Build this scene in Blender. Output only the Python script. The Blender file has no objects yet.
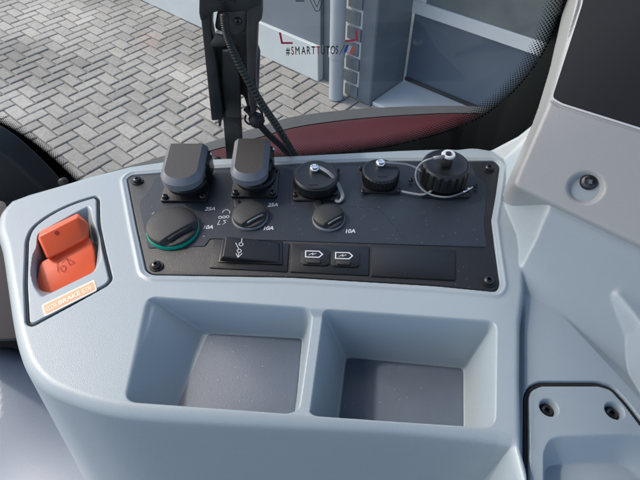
import bpy, bmesh, math, random
import numpy as np
from mathutils import Vector, Matrix
R = math.radians
random.seed(7); rng = np.random.default_rng(7)
C = bpy.context.scene.collection
scn = bpy.context.scene

# ------------------------------------------------------------------ camera, sky, sun, exposure
HC, PITCH, F = 0.32, 48.0, 502.0            # camera height over the console top, pitch, focal length in photo pixels
cam = bpy.data.cameras.new('camera'); camo = bpy.data.objects.new('camera', cam); C.objects.link(camo)
camo.location = (0, 0, HC); camo.rotation_euler = (R(90 - PITCH), 0, 0)
cam.sensor_width = 36; cam.lens = 36 * F / 640; cam.clip_start = .01; cam.clip_end = 200
scn.camera = camo
SUN_D = Vector((-1.0, .38, 1.06)).normalized()       # towards the sun
wd = bpy.data.worlds.new('World'); scn.world = wd; wd.use_nodes = True
nt = wd.node_tree; bgn = nt.nodes['Background']
sky = nt.nodes.new('ShaderNodeTexSky'); sky.sky_type = 'NISHITA'; sky.sun_disc = False
sky.sun_elevation = math.asin(SUN_D.z); sky.sun_rotation = math.atan2(SUN_D.x, SUN_D.y)
sky.air_density = 1.0; sky.dust_density = 3.0; sky.ozone_density = 1.0
nt.links.new(sky.outputs[0], bgn.inputs[0]); bgn.inputs[1].default_value = 0.115
sl = bpy.data.lights.new('sun', 'SUN'); sl.energy = .6; sl.angle = R(3); sl.color = (1, .93, .84)
so = bpy.data.objects.new('sun', sl); C.objects.link(so)
so.rotation_euler = SUN_D.to_track_quat('Z', 'Y').to_euler()
scn.view_settings.view_transform = 'Standard'; scn.view_settings.look = 'None'
scn.view_settings.gamma = 1; scn.view_settings.exposure = 1.4

# ------------------------------------------------------------------ rays: where a sight line of the survey meets a real surface
sp, cp = math.sin(R(PITCH)), math.cos(R(PITCH))
def ray(px, py):
    u, v = (px - 320) / F, (py - 240) / F
    return Vector((u, cp - sp * v, -sp - cp * v))
def P(px, py, z=0.0):
    d = ray(px, py); t = (z - HC) / d.z
    return Vector((d.x * t, d.y * t, z))
def V(px, py, y):
    d = ray(px, py); t = y / d.y
    return Vector((d.x * t, y, HC + d.z * t))
def PL(px, py, p0, n):
    d = ray(px, py); o = Vector((0, 0, HC)); t = (p0 - o).dot(n) / d.dot(n)
    return o + d * t

# ------------------------------------------------------------------ materials
def mat(name, col, rough=.5, metal=0, bump=0, bscale=900, var=0, vscale=6, specks=0, coat=0, emit=None, spec=.5, speck_scale=260):
    m = bpy.data.materials.new(name); m.use_nodes = True; n = m.node_tree.nodes; l = m.node_tree.links
    b = n['Principled BSDF']; b.inputs['Base Color'].default_value = (*col, 1)
    b.inputs['Roughness'].default_value = rough; b.inputs['Metallic'].default_value = metal
    b.inputs['Specular IOR Level'].default_value = spec
    if coat: b.inputs['Coat Weight'].default_value = coat; b.inputs['Coat Roughness'].default_value = .06
    tc = n.new('ShaderNodeTexCoord'); last = None
    if var:
        nz = n.new('ShaderNodeTexNoise'); nz.inputs['Scale'].default_value = vscale; nz.inputs['Detail'].default_value = 6
        l.new(tc.outputs['Object'], nz.inputs['Vector'])
        mr = n.new('ShaderNodeMapRange'); mr.inputs[1].default_value = .3; mr.inputs[2].default_value = .7
        mr.inputs[3].default_value = 1 - var; mr.inputs[4].default_value = 1 + var
        l.new(nz.outputs[0], mr.inputs[0])
        hs = n.new('ShaderNodeHueSaturation'); hs.inputs['Color'].default_value = (*col, 1)
        l.new(mr.outputs[0], hs.inputs['Value']); l.new(hs.outputs[0], b.inputs['Base Color']); last = hs.outputs[0]
    if specks:
        vo = n.new('ShaderNodeTexVoronoi'); vo.inputs['Scale'].default_value = speck_scale
        l.new(tc.outputs['Object'], vo.inputs['Vector'])
        lt = n.new('ShaderNodeMath'); lt.operation = 'LESS_THAN'; lt.inputs[1].default_value = .13
        l.new(vo.outputs['Distance'], lt.inputs[0])
        sx = n.new('ShaderNodeSeparateColor'); l.new(vo.outputs['Color'], sx.inputs[0])
        gt = n.new('ShaderNodeMath'); gt.operation = 'LESS_THAN'; gt.inputs[1].default_value = specks
        l.new(sx.outputs[0], gt.inputs[0])
        mu = n.new('ShaderNodeMath'); mu.operation = 'MULTIPLY'; l.new(lt.outputs[0], mu.inputs[0]); l.new(gt.outputs[0], mu.inputs[1])
        sc = n.new('ShaderNodeMath'); sc.operation = 'MULTIPLY'; sc.inputs[1].default_value = .6; l.new(mu.outputs[0], sc.inputs[0])
        mx = n.new('ShaderNodeMix'); mx.data_type = 'RGBA'; l.new(sc.outputs[0], mx.inputs[0])
        mx.inputs[6].default_value = (*col, 1); mx.inputs[7].default_value = (.45, .45, .43, 1)
        if last: l.new(last, mx.inputs[6])
        l.new(mx.outputs[2], b.inputs['Base Color'])
    if bump:
        nb = n.new('ShaderNodeTexNoise'); nb.inputs['Scale'].default_value = bscale; nb.inputs['Detail'].default_value = 3
        l.new(tc.outputs['Object'], nb.inputs['Vector'])
        bp = n.new('ShaderNodeBump'); bp.inputs['Strength'].default_value = bump; bp.inputs['Distance'].default_value = .0003
        l.new(nb.outputs[0], bp.inputs['Height']); l.new(bp.outputs[0], b.inputs['Normal'])
        # wear in the gloss
        nr = n.new('ShaderNodeTexNoise'); nr.inputs['Scale'].default_value = 14; nr.inputs['Detail'].default_value = 5
        l.new(tc.outputs['Object'], nr.inputs['Vector'])
        mr2 = n.new('ShaderNodeMapRange'); mr2.inputs[1].default_value = .1; mr2.inputs[2].default_value = .9
        mr2.inputs[3].default_value = max(.02, rough - .03); mr2.inputs[4].default_value = rough + .03
        l.new(nr.outputs[0], mr2.inputs[0]); l.new(mr2.outputs[0], b.inputs['Roughness'])
    if emit: b.inputs['Emission Color'].default_value = (*emit, 1); b.inputs['Emission Strength'].default_value = 1
    return m
M = dict(
    shell=mat('grey_blue_plastic', (.325, .385, .415), .30, bump=.5, bscale=1500, var=.02, vscale=8, specks=.004, speck_scale=420),
    tray=mat('tray_plastic', (.25, .305, .335), .40, bump=.35, bscale=1500, var=.03, vscale=9, specks=.03, speck_scale=330),
    housing=mat('housing_plastic', (.36, .375, .375), .36, bump=.6, bscale=1300, var=.02),
    seam=mat('seam_gap_shade', (.012, .013, .015), .8),  # near-black strips stand in for the shade inside the open gaps
    panel=mat('panel_black', (.015, .017, .020), .42, bump=.8, bscale=1800, specks=.12, speck_scale=420),
    face=mat('panel_navy', (.017, .024, .034), .38, bump=.7, bscale=1800, var=.12, vscale=20, specks=.12, speck_scale=420),
    black=mat('black_plastic', (.008, .009, .0095), .32, bump=.5, bscale=1500, specks=.04, speck_scale=600),
    matte=mat('matte_black', (.020, .021, .022), .48, bump=.8, bscale=2600, specks=.02, speck_scale=500),
    rubber=mat('black_rubber', (.012, .013, .014), .6, bump=.3),
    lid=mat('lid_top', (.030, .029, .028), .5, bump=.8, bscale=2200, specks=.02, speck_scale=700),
    lidedge=mat('lid_body_highlight', (.15, .16, .18), .24, bump=.2, bscale=1500),  # black lid plastic painted paler, with the chamfer highlight in its colour
    steel=mat('screw_steel', (.06, .06, .065), .3, metal=.8),
    chrome=mat('bright_steel', (.75, .76, .77), .18, metal=1),
    white=mat('white_print', (.62, .64, .66), .5),
    grey_print=mat('pale_print', (.55, .58, .62), .5),
    green=mat('green_ring', (.0, .32, .22), .3),
    tether=mat('tether_plastic', (.25, .265, .28), .22),
    red=mat('red_orange_plastic', (.80, .115, .04), .42, bump=.3, bscale=1200, var=.05, vscale=30),
    redmark=mat('red_engraving', (.36, .03, .018), .55),
    orange=mat('orange_label', (.88, .40, .20), .45),
    cream=mat('cream_print', (.9, .78, .66), .5),
    screen=mat('screen_black', (.022, .024, .028), .32, specks=.05, speck_scale=150),
    frit=mat('black_frit', (.004, .004, .005), .12),
    bracket=mat('bracket_paint', (.020, .024, .024), .30, bump=.6, bscale=900, var=.3, vscale=60, specks=.02),
    bracket2=mat('bracket_worn', (.055, .052, .05), .32, bump=.6, bscale=900, var=.3, vscale=40),
    hose=mat('hose_black', (.02, .024, .023), .35),
    darktrim=mat('dark_trim', (.010, .012, .013), .55, bump=.8, bscale=1200),
    browntrim=mat('brown_trim', (.035, .031, .034), .7, bump=.5),
    cabfloor=mat('cab_floor', (.012, .013, .014), .8),
    lowpanel=mat('lower_panel', (.23, .27, .33), .42, bump=.4, bscale=1200, var=.04, vscale=12),
    paint_red=mat('dark_red_paint', (.055, .004, .005), .38, coat=.0, spec=.25, var=.15, vscale=8),
    trim_grey=mat('fender_grey', (.06, .062, .057), .5, bump=.4, var=.1, vscale=20),
    mortar=mat('paver_joint', (.19, .187, .17), .9, var=.3, vscale=3),
    wall=mat('wall_grey_blue', (.14, .17, .20), .6, var=.06, vscale=2.0),
    plinth=mat('plinth_pale', (.50, .54, .55), .6, var=.05, vscale=3.0),
    column=mat('column_grey', (.11, .135, .165), .5, var=.1, vscale=5.0),
    door=mat('door_blue_grey', (.075, .105, .145), .4, var=.07, vscale=3.0),
    frame=mat('door_frame_white', (.60, .63, .64), .4, var=.03),
    pipe=mat('pipe_grey', (.36, .39, .42), .4, var=.04),
    pierbrick=mat('pier_brick', (.16, .18, .20), .8, var=.2, vscale=12),
    sill=mat('threshold_pale', (.55, .59, .60), .6, var=.06, vscale=5),
    decal_dark=mat('decal_dark', (.03, .03, .035), .5),
    decal_red=mat('decal_red', (.62, .05, .08), .5),
    decal_blue=mat('decal_blue', (.03, .09, .35), .5),
    decal_lred=mat('decal_flag_red', (.8, .15, .12), .5),
)
def glass_mat(name, tint, refl):
    m = bpy.data.materials.new(name); m.use_nodes = True; n = m.node_tree.nodes; l = m.node_tree.links
    n.remove(n['Principled BSDF']); out = n['Material Output']
    t = n.new('ShaderNodeBsdfTransparent'); t.inputs[0].default_value = (*tint, 1)
    g = n.new('ShaderNodeBsdfGlossy'); g.inputs['Roughness'].default_value = .03
    fr = n.new('ShaderNodeFresnel'); fr.inputs[0].default_value = 1.45
    mu = n.new('ShaderNodeMath'); mu.operation = 'MULTIPLY'; mu.inputs[1].default_value = refl; l.new(fr.outputs[0], mu.inputs[0])
    mx = n.new('ShaderNodeMixShader'); l.new(mu.outputs[0], mx.inputs[0]); l.new(t.outputs[0], mx.inputs[1]); l.new(g.outputs[0], mx.inputs[2])
    df = n.new('ShaderNodeBsdfDiffuse'); df.inputs[0].default_value = (.7, .72, .72, 1)
    tc = n.new('ShaderNodeTexCoord'); nz = n.new('ShaderNodeTexNoise'); nz.inputs['Scale'].default_value = 9; nz.inputs['Detail'].default_value = 7
    l.new(tc.outputs['Object'], nz.inputs[0]); mr = n.new('ShaderNodeMapRange'); mr.inputs[1].default_value = .35; mr.inputs[2].default_value = .7
    mr.inputs[3].default_value = .006; mr.inputs[4].default_value = .03; l.new(nz.outputs[0], mr.inputs[0])
    m2 = n.new('ShaderNodeMixShader'); l.new(mr.outputs[0], m2.inputs[0]); l.new(mx.outputs[0], m2.inputs[1]); l.new(df.outputs[0], m2.inputs[2])
    l.new(m2.outputs[0], out.inputs[0]); return m
M['glass'] = glass_mat('windscreen_glass', (.94, .97, .97), 1.0)
def paver_mat():
    m = mat('concrete_paver', (.36, .355, .34), .8); n = m.node_tree.nodes; l = m.node_tree.links; b = n['Principled BSDF']
    at = n.new('ShaderNodeAttribute'); at.attribute_name = 'tint'
    tc = n.new('ShaderNodeTexCoord')
    n1 = n.new('ShaderNodeTexNoise'); n1.inputs['Scale'].default_value = .9; n1.inputs['Detail'].default_value = 5
    n2 = n.new('ShaderNodeTexNoise'); n2.inputs['Scale'].default_value = 38; n2.inputs['Detail'].default_value = 6
    l.new(tc.outputs['Object'], n1.inputs[0]); l.new(tc.outputs['Object'], n2.inputs[0])
    r1 = n.new('ShaderNodeMapRange'); r1.inputs[1].default_value = .35; r1.inputs[2].default_value = .65; r1.inputs[3].default_value = .66; r1.inputs[4].default_value = 1.1
    r2 = n.new('ShaderNodeMapRange'); r2.inputs[1].default_value = .3; r2.inputs[2].default_value = .7; r2.inputs[3].default_value = .84; r2.inputs[4].default_value = 1.14
    l.new(n1.outputs[0], r1.inputs[0]); l.new(n2.outputs[0], r2.inputs[0])
    a = n.new('ShaderNodeMath'); a.operation = 'MULTIPLY'; l.new(r1.outputs[0], a.inputs[0]); l.new(r2.outputs[0], a.inputs[1])
    a2 = n.new('ShaderNodeMath'); a2.operation = 'MULTIPLY'; l.new(a.outputs[0], a2.inputs[0]); l.new(at.outputs['Fac'], a2.inputs[1])
    hs = n.new('ShaderNodeHueSaturation'); hs.inputs['Color'].default_value = (.35, .338, .31, 1); l.new(a2.outputs[0], hs.inputs['Value'])
    l.new(hs.outputs[0], b.inputs['Base Color'])
    bp = n.new('ShaderNodeBump'); bp.inputs['Distance'].default_value = .004; bp.inputs['Strength'].default_value = .5
    l.new(n2.outputs[0], bp.inputs['Height']); l.new(bp.outputs[0], b.inputs['Normal'])
    return m
M['paver'] = paver_mat()

# ------------------------------------------------------------------ object helpers
W = {}
def tag(o, label=None, cat=None, group=None, kind=None):
    if label: o['label'] = label
    if cat: o['category'] = cat
    if group: o['group'] = group
    if kind: o['kind'] = kind
    return o
def thing(name, loc, label, cat, group=None):
    o = bpy.data.objects.new(name, None); C.objects.link(o); o.location = loc; o.empty_display_size = .02
    W[o.name] = Vector(loc); return tag(o, label, cat, group)
def mk(name, verts, faces, material, parent=None, smooth=False, mats=None, fm=None, origin=None):
    vs = [Vector(v) for v in verts]
    if origin is None:
        lo = Vector([min(v[i] for v in vs) for i in range(3)]); hi = Vector([max(v[i] for v in vs) for i in range(3)])
        origin = Vector(((lo.x + hi.x) / 2, (lo.y + hi.y) / 2, lo.z))
    origin = Vector(origin)
    me = bpy.data.meshes.new(name); me.from_pydata([tuple(v - origin) for v in vs], [], faces)
    for q in (mats or [material]): me.materials.append(q)
    if fm: me.polygons.foreach_set('material_index', fm)
    if smooth: me.polygons.foreach_set('use_smooth', [True] * len(me.polygons))
    me.update()
    o = bpy.data.objects.new(name, me); C.objects.link(o); W[o.name] = origin
    if parent: o.parent = parent; o.location = origin - W[parent.name]
    else: o.location = origin
    return o
def from_bm(name, bm, material, parent=None, smooth_angle=None, mats=None):
    bmesh.ops.recalc_face_normals(bm, faces=bm.faces)
    bm.verts.ensure_lookup_table(); bm.faces.ensure_lookup_table()
    for i, v in enumerate(bm.verts): v.index = i
    vs = [v.co.copy() for v in bm.verts]; fs = [[v.index for v in f.verts] for f in bm.faces]; fm = [f.material_index for f in bm.faces]
    bm.free()
    o = mk(name, vs, fs, material, parent, mats=mats, fm=fm)
    if smooth_angle:
        o.data.polygons.foreach_set('use_smooth', [True] * len(o.data.polygons))
        try: o.data.set_sharp_from_angle(angle=R(smooth_angle))
        except Exception: pass
    return o
def bevel(bm, w, seg=3, ang=20):
    es = [e for e in bm.edges if len(e.link_faces) == 2 and e.calc_face_angle(0) > R(ang)]
    if es: bmesh.ops.bevel(bm, geom=es, offset=w, segments=seg, profile=.5, affect='EDGES', clamp_overlap=True)
def round_poly(pts, r, seg=6):
    """round the corners of a list of 2D/3D points"""
    pts = [Vector(p) for p in pts]; out = []; n = len(pts)
    for i in range(n):
        a, b, c = pts[i - 1], pts[i], pts[(i + 1) % n]
        d1, d2 = (a - b), (c - b); k1, k2 = d1.length, d2.length
        rr = min(r, k1 * .45, k2 * .45)
        p1, p2 = b + d1 / k1 * rr, b + d2 / k2 * rr
        for j in range(seg + 1):
            t = j / seg; out.append(p1 * (1 - t) ** 2 + b * 2 * t * (1 - t) + p2 * t * t)
    return out
def prism(name, top, off, material, parent=None, bev=.0006, seg=2, ang=50, smooth=True):
    """extrude the polygon 'top' by the vector off (solid), bevel its edges"""
    bm = bmesh.new(); off = Vector(off)
    a = [bm.verts.new(p) for p in top]; b = [bm.verts.new(Vector(p) + off) for p in top]
    n = len(a); bm.faces.new(a); bm.faces.new(b[::-1])
    for i in range(n): bm.faces.new((a[i], b[i], b[(i + 1) % n], a[(i + 1) % n]))
    bmesh.ops.recalc_face_normals(bm, faces=bm.faces)
    if bev: bevel(bm, bev, seg, ang)
    return from_bm(name, bm, material, parent, 40 if smooth else None)
def hull(name, pts, material, parent=None, bev=.002, seg=4):
    bm = bmesh.new()
    for p in pts: bm.verts.new(p)
    r = bmesh.ops.convex_hull(bm, input=bm.verts)
    bmesh.ops.delete(bm, geom=[g for g in r['geom_interior'] if isinstance(g, bmesh.types.BMVert)], context='VERTS')
    bmesh.ops.dissolve_limit(bm, angle_limit=R(3), verts=bm.verts, edges=bm.edges)
    if bev: bevel(bm, bev, seg, 12)
    return from_bm(name, bm, material, parent, 35)
def basis(n, up=(0, 1, 0)):
    n = Vector(n).normalized(); u = Vector(up).cross(n).normalized(); v = n.cross(u); return u, v, n
def lathe(name, c, prof, material, parent=None, n=(0, 0, 1), seg=40, ribs=0, rib=0, ribz=(0, 1), sang=35):
    """profile of (radius, height) pairs turned round axis n at c; ribs modulate the radius between two heights"""
    u, v, n = basis(n); c = Vector(c); vs = []; fs = []; seg = max(seg, ribs * 4)
    for (r, h) in prof:
        for i in range(seg):
            a = 2 * math.pi * i / seg; rr = r
            if ribs and ribz[0] <= h <= ribz[1]: rr = r - rib * (1 if (i % 4) in (0,) else 0)
            vs.append(c + u * (rr * math.cos(a)) + v * (rr * math.sin(a)) + n * h)
    for k in range(len(prof) - 1):
        for i in range(seg):
            j = (i + 1) % seg; fs.append((k * seg + i, k * seg + j, (k + 1) * seg + j, (k + 1) * seg + i))
    fs.append(tuple(range(seg))[::-1]); fs.append(tuple((len(prof) - 1) * seg + i for i in range(seg)))
    o = mk(name, vs, fs, material, parent, smooth=True)
    o.data.set_sharp_from_angle(angle=R(sang)); return o
def catmull(pts, n=8):
    pts = [Vector(p) for p in pts]; out = []
    for i in range(len(pts) - 1):
        p0 = pts[max(i - 1, 0)]; p1 = pts[i]; p2 = pts[i + 1]; p3 = pts[min(i + 2, len(pts) - 1)]
        for j in range(n):
            t = j / n
            out.append(.5 * ((2 * p1) + (p2 - p0) * t + (2 * p0 - 5 * p1 + 4 * p2 - p3) * t * t + (3 * p1 - p0 - 3 * p2 + p3) * t ** 3))
    out.append(pts[-1]); return out
def tube(name, path, r, material, parent=None, seg=12, rfun=None, flat=1.0, side=None):
    n = len(path); vs = []; fs = []; ref = Vector(side) if side else Vector((0, 0, 1))
    for i, p in enumerate(path):
        t = (path[min(i + 1, n - 1)] - path[max(i - 1, 0)]).normalized()
        a = ref.cross(t)
        if a.length < 1e-4: a = Vector((1, 0, 0)).cross(t)
        a.normalize(); b = t.cross(a); rr = rfun(i) if rfun else r
        for k in range(seg):
            q = 2 * math.pi * k / seg; vs.append(p + a * (rr * math.cos(q)) + b * (rr * flat * math.sin(q)))
    for i in range(n - 1):
        for k in range(seg):
            j = (k + 1) % seg; fs.append((i * seg + k, i * seg + j, (i + 1) * seg + j, (i + 1) * seg + k))
    fs.append(tuple(range(seg))[::-1]); fs.append(tuple((n - 1) * seg + k for k in range(seg)))
    return mk(name, vs, fs, material, parent, smooth=True)
def text_mesh(name, s, o, u, v, size, material, parent=None, shear=0, bold=0, fat=0, align='LEFT'):
    cu = bpy.data.curves.new('t', 'FONT'); cu.body = s; cu.size = 1; cu.shear = shear; cu.offset = bold; cu.align_x = align
    to = bpy.data.objects.new('t', cu); C.objects.link(to)
    dg = bpy.context.evaluated_depsgraph_get(); me = bpy.data.meshes.new_from_object(to.evaluated_get(dg))
    vs = [Vector(q.co) for q in me.vertices]; fs = [tuple(p.vertices) for p in me.polygons]
    bpy.data.objects.remove(to); bpy.data.curves.remove(cu); bpy.data.meshes.remove(me)
    V_, F_ = [], []; nn = u.cross(v).normalized()
    for k, (du, dv) in enumerate(((0, 0), (fat, 0), (-fat, 0), (0, fat), (0, -fat)) if fat else ((0, 0),)):
        b = len(V_); V_ += [Vector(o) + u * ((q.x + du) * size) + v * ((q.y + dv) * size) + nn * (k * 3e-6) for q in vs]; F_ += [tuple(i + b for i in f) for f in fs]
    return mk(name, V_, F_, material, parent)
def strokes(name, lines, w, z, material, parent=None, closed=False, pf=None):
    """thin printed lines: each polyline of photo points laid on a surface, w in metres, z height or point function"""
    vs = []; fs = []
    for k, ln in enumerate(lines):
        pts = [pf(*q) if pf else P(q[0], q[1], z) for q in ln]
        if closed: pts.append(pts[0])
        for i in range(len(pts) - 1):
            d = (pts[i + 1] - pts[i]).normalized()
            nn = Vector((0, 0, 1)) if not pf else pf.n
            s = nn.cross(d).normalized() * w / 2; e = d * w * .35; lift = nn * (.00001 * i + .00002 * k)
            b = len(vs); vs += [pts[i] - s - e + lift, pts[i + 1] - s + e + lift, pts[i + 1] + s + e + lift, pts[i] + s - e + lift]
            fs.append((b, b + 1, b + 2, b + 3))
    return mk(name, vs, fs, material, parent)
def solid_box(a, b): # two corners -> verts, faces
    x0, y0, z0 = a; x1, y1, z1 = b
    vs = [(x0, y0, z0), (x1, y0, z0), (x1, y1, z0), (x0, y1, z0), (x0, y0, z1), (x1, y0, z1), (x1, y1, z1), (x0, y1, z1)]
    return vs, [(3, 2, 1, 0), (4, 5, 6, 7), (0, 1, 5, 4), (1, 2, 6, 5), (2, 3, 7, 6), (3, 0, 4, 7)]

def torx(c, r, parent, n=(0, 0, 1), name='screw', m=None):
    """button head screw with a recessed star socket"""
    u, v, n = basis(n); c = Vector(c); vs = []; fs = []; seg = 36
    prof = [(1.0, -.5), (1.0, .12), (.93, .30), (.72, .46), (.52, .52)]
    for (q, h) in prof:
        for i in range(seg):
            a = 2 * math.pi * i / seg; rr = q * r
            if q == .52: rr = r * (.40 + .09 * math.cos(6 * a))
            vs.append(c + u * rr * math.cos(a) + v * rr * math.sin(a) + n * h * r)
    for i in range(seg):
        a = 2 * math.pi * i / seg; rr = r * (.39 + .085 * math.cos(6 * a)); vs.append(c + u * rr * math.cos(a) + v * rr * math.sin(a) - n * .1 * r)
    K = len(prof) + 1
    for k in range(K - 1):
        for i in range(seg): j = (i + 1) % seg; fs.append((k * seg + i, k * seg + j, (k + 1) * seg + j, (k + 1) * seg + i))
    fs.append(tuple((K - 1) * seg + i for i in range(seg)))
    o = mk(name, vs, fs, m or M['steel'], parent, smooth=True); o.data.set_sharp_from_angle(angle=R(40)); return o
def washer(c, r0, parent, n=(0, 0, 1), name='washer', m=None, h=.0006):
    return lathe(name, c, [(r0, -.001), (r0, h * .6), (r0 * .96, h), (.0003, h)], m or M['black'], parent, n=n, seg=32)
# signed distance to a polygon, positive inside (numpy)
def sdf(poly, X, Y):
    p = np.array([(q[0], q[1]) for q in poly]); n = len(p); D = np.full(X.shape, 1e9); ins = np.zeros(X.shape, bool)
    for i in range(n):
        ax, ay = p[i]; bx, by = p[(i + 1) % n]; ex, ey = bx - ax, by - ay; L = ex * ex + ey * ey + 1e-18
        t = np.clip(((X - ax) * ex + (Y - ay) * ey) / L, 0, 1)
        D = np.minimum(D, (X - ax - t * ex) ** 2 + (Y - ay - t * ey) ** 2)
        c = (ay > Y) != (by > Y)
        with np.errstate(divide='ignore', invalid='ignore'):
            xi = ex * (Y - ay) / (ey if abs(ey) > 1e-12 else 1e-12) + ax
        ins ^= c & (X < xi)
    D = np.sqrt(D); return np.where(ins, D, -D)
def pz(pts, z=0.0, r=0, seg=6):
    q = [P(a, b, z) for a, b in pts]
    return round_poly(q, r, seg) if r else q
def sm(t): t = np.clip(t, 0, 1); return t * t * (3 - 2 * t)
def fillet_wall(t, k=.12):
    """0..1 ramp that is straight in the middle and rounded at both ends"""
    t = np.clip(t, 0, 1); a = 1 / (1 - k)
    return np.where(t < k, a * t * t / (2 * k), np.where(t > 1 - k, 1 - a * (1 - t) ** 2 / (2 * k), a * (t - k / 2)))
def grid_mesh(xs, ys, Z, groups, parent):
    """split one height field into several named parts by face masks"""
    nx, ny = len(xs), len(ys); X, Y = np.meshgrid(xs, ys); co = np.stack([X, Y, Z], -1).reshape(-1, 3)
    # shared smooth normals are kept as custom normals so the parts meet without a visible line
    gy, gx = np.gradient(Z, ys, xs); N = np.stack([-gx, -gy, np.ones_like(Z)], -1); N /= np.linalg.norm(N, axis=-1, keepdims=True); N = N.reshape(-1, 3)
    idx = np.arange(nx * ny).reshape(ny, nx)
    quads = np.stack([idx[:-1, :-1], idx[:-1, 1:], idx[1:, 1:], idx[1:, :-1]], -1)
    out = {}
    for name, mask, material, par in groups:
        q = quads[mask]; 
        if len(q) == 0: print('EMPTY', name); continue
        used, inv = np.unique(q, return_inverse=True); inv = inv.reshape(q.shape); v = co[used].copy()
        org = Vector(((v[:, 0].min() + v[:, 0].max()) / 2, (v[:, 1].min() + v[:, 1].max()) / 2, v[:, 2].min()))
        v -= np.array(org); me = bpy.data.meshes.new(name)
        me.vertices.add(len(v)); me.vertices.foreach_set('co', v.ravel())
        me.loops.add(inv.size); me.loops.foreach_set('vertex_index', inv.ravel().astype(np.int32))
        me.polygons.add(len(inv)); me.polygons.foreach_set('loop_start', np.arange(0, inv.size, 4, dtype=np.int32))
        me.polygons.foreach_set('loop_total', np.full(len(inv), 4, dtype=np.int32))
        me.update(calc_edges=True); me.validate()
        me.polygons.foreach_set('use_smooth', np.ones(len(inv), bool)); me.materials.append(material)
        me.normals_split_custom_set_from_vertices(N[used].tolist())
        o = bpy.data.objects.new(name, me); C.objects.link(o); W[o.name] = org; p_ = par if not isinstance(par, str) else out[par]
        o.parent = p_; o.location = org - W[p_.name]; out[name] = o
    return out

# ================================================================== OUTSIDE: paving, building
ZG = -1.9
wdir = Vector((-1.723, 1.494, 0)).normalized(); wperp = Vector((1.494, 1.723, 0)).normalized()   # along the wall, into the wall
g0 = P(370, 106, ZG)
def G(a, b, z=0): return g0 + wdir * a + wperp * b + Vector((0, 0, z))     # a along the wall (leftwards), b into it
def paving():
    bw = .106; vs = []; fs = []; tint = []; j = .004
    for i in range(-70, 75):
        for k in range(-62, 4):
            q = (i - k) % 4
            if q == 0: L, Hh = 2, 1
            elif q == 3: L, Hh = 1, 2
            else: continue
            c = G((i + L / 2) * bw, (k + Hh / 2) * bw)
            if c.y < 1.2 or abs(c.x) > 5 or c.y > 9: continue
            if math.hypot(c.x, c.y) > 9: continue
            hz = random.uniform(-.002, .002); jj = j + abs(random.gauss(0, .0022))
            ba, bb_ = P(-20, 48, ZG), P(165, 108, ZG); bd = (bb_ - ba).normalized(); off = abs((c.x - ba.x) * bd.y - (c.y - ba.y) * bd.x) + random.gauss(0, .06)
            worn = max(0, 1 - (off / .42) ** 2); jj += .0035 * worn; b = len(vs); bv = .006
            for (dd, zz) in ((jj, -.03), (jj, -.004), (jj + bv, 0.0)):
                for (a_, b_) in ((0, 0), (L, 0), (L, Hh), (0, Hh)):
                    aa = i * bw + (a_ * bw) + (dd if a_ == 0 else -dd); bb = k * bw + (b_ * bw) + (dd if b_ == 0 else -dd)
                    p = G(aa, bb); vs.append((p.x, p.y, ZG + zz + hz))
            t = random.gauss(1, .075) * (1 - .16 * worn)
            for s in (0, 4):
                for e in range(4): fs.append((b + s + e, b + s + (e + 1) % 4, b + s + 4 + (e + 1) % 4, b + s + 4 + e)); tint.append(t)
            fs.append((b + 8, b + 9, b + 10, b + 11)); tint.append(t)
    o = mk('paving', vs, fs, M['paver'], None, origin=(0, 3, ZG)); at = o.data.attributes.new('tint', 'FLOAT', 'FACE')
    at.data.foreach_set('value', tint); tag(o, kind='structure')
    vs = [(-25, -8, ZG - .012), (25, -8, ZG - .012), (25, 30, ZG - .012), (-25, 30, ZG - .012)]
    tag(mk('ground', vs, [(0, 1, 2, 3)], M['mortar']), kind='structure')
paving()

def wbox(name, a0, a1, b0, b1, z0, z1, m, parent, bev=.004):
    pts = [G(a, b, z) for z in (z0, z1) for a, b in ((a0, b0), (a1, b0), (a1, b1), (a0, b1))]
    bm = bmesh.new(); v = [bm.verts.new(p) for p in pts]
    for f in ((0, 1, 2, 3), (4, 5, 6, 7), (0, 1, 5, 4), (1, 2, 6, 5), (2, 3, 7, 6), (3, 0, 4, 7)): bm.faces.new([v[i] for i in f])
    bmesh.ops.recalc_face_normals(bm, faces=bm.faces)
    if bev: bevel(bm, bev, 1)
    return from_bm(name, bm, m, parent)
def A_at(px, py, b=0, z=0):   # wall coordinate a of the sight line where it meets the plane b
    p0 = G(0, b); p = PL(px, py, p0, wperp); return (p - p0).dot(wdir), p.z - ZG
bld = thing('building', G(1.0, .3), 'grey blue rendered building with pale plinth, white framed door and downpipe across the yard', 'building')
aP = A_at(318, 82)[0]; aQ = A_at(343, 94)[0]; aR = A_at(357, 100)[0]
zP = A_at(300, 40, 0)[1]
wbox('wall', aP, 6.5, .03, .4, zP, 3.0, M['wall'], bld)
wbox('plinth', aP, 6.5, 0, .4, 0, zP, M['plinth'], bld)
wbox('recessed_strip', aQ + .02, aP - .002, .06, .4, 0, 3.0, M['column'], bld)
wbox('pier_mortar', aR + .002, aQ + .018, .012, .4, 0, 3.0, M['frame'], bld, 0)
# pier bricks
bm = bmesh.new(); hh = .115
for k in range(24):
    w0, w1 = aR + .004, aQ + .016
    if k % 2: w0, w1 = aR + .02, aQ + .0
    else: w0, w1 = aR + .004, aQ - .018
    pts = [G(a, b, z) for z in (k * hh + .012, k * hh + hh - .012) for a, b in ((w0, -.002), (w1, -.002), (w1, .05), (w0, .05))]
    v = [bm.verts.new(p) for p in pts]
    for f in ((0, 1, 2, 3), (4, 5, 6, 7), (0, 1, 5, 4), (1, 2, 6, 5), (2, 3, 7, 6), (3, 0, 4, 7)): bm.faces.new([v[i] for i in f])
from_bm('pier_bricks', bm, M['pierbrick'], bld)
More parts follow.
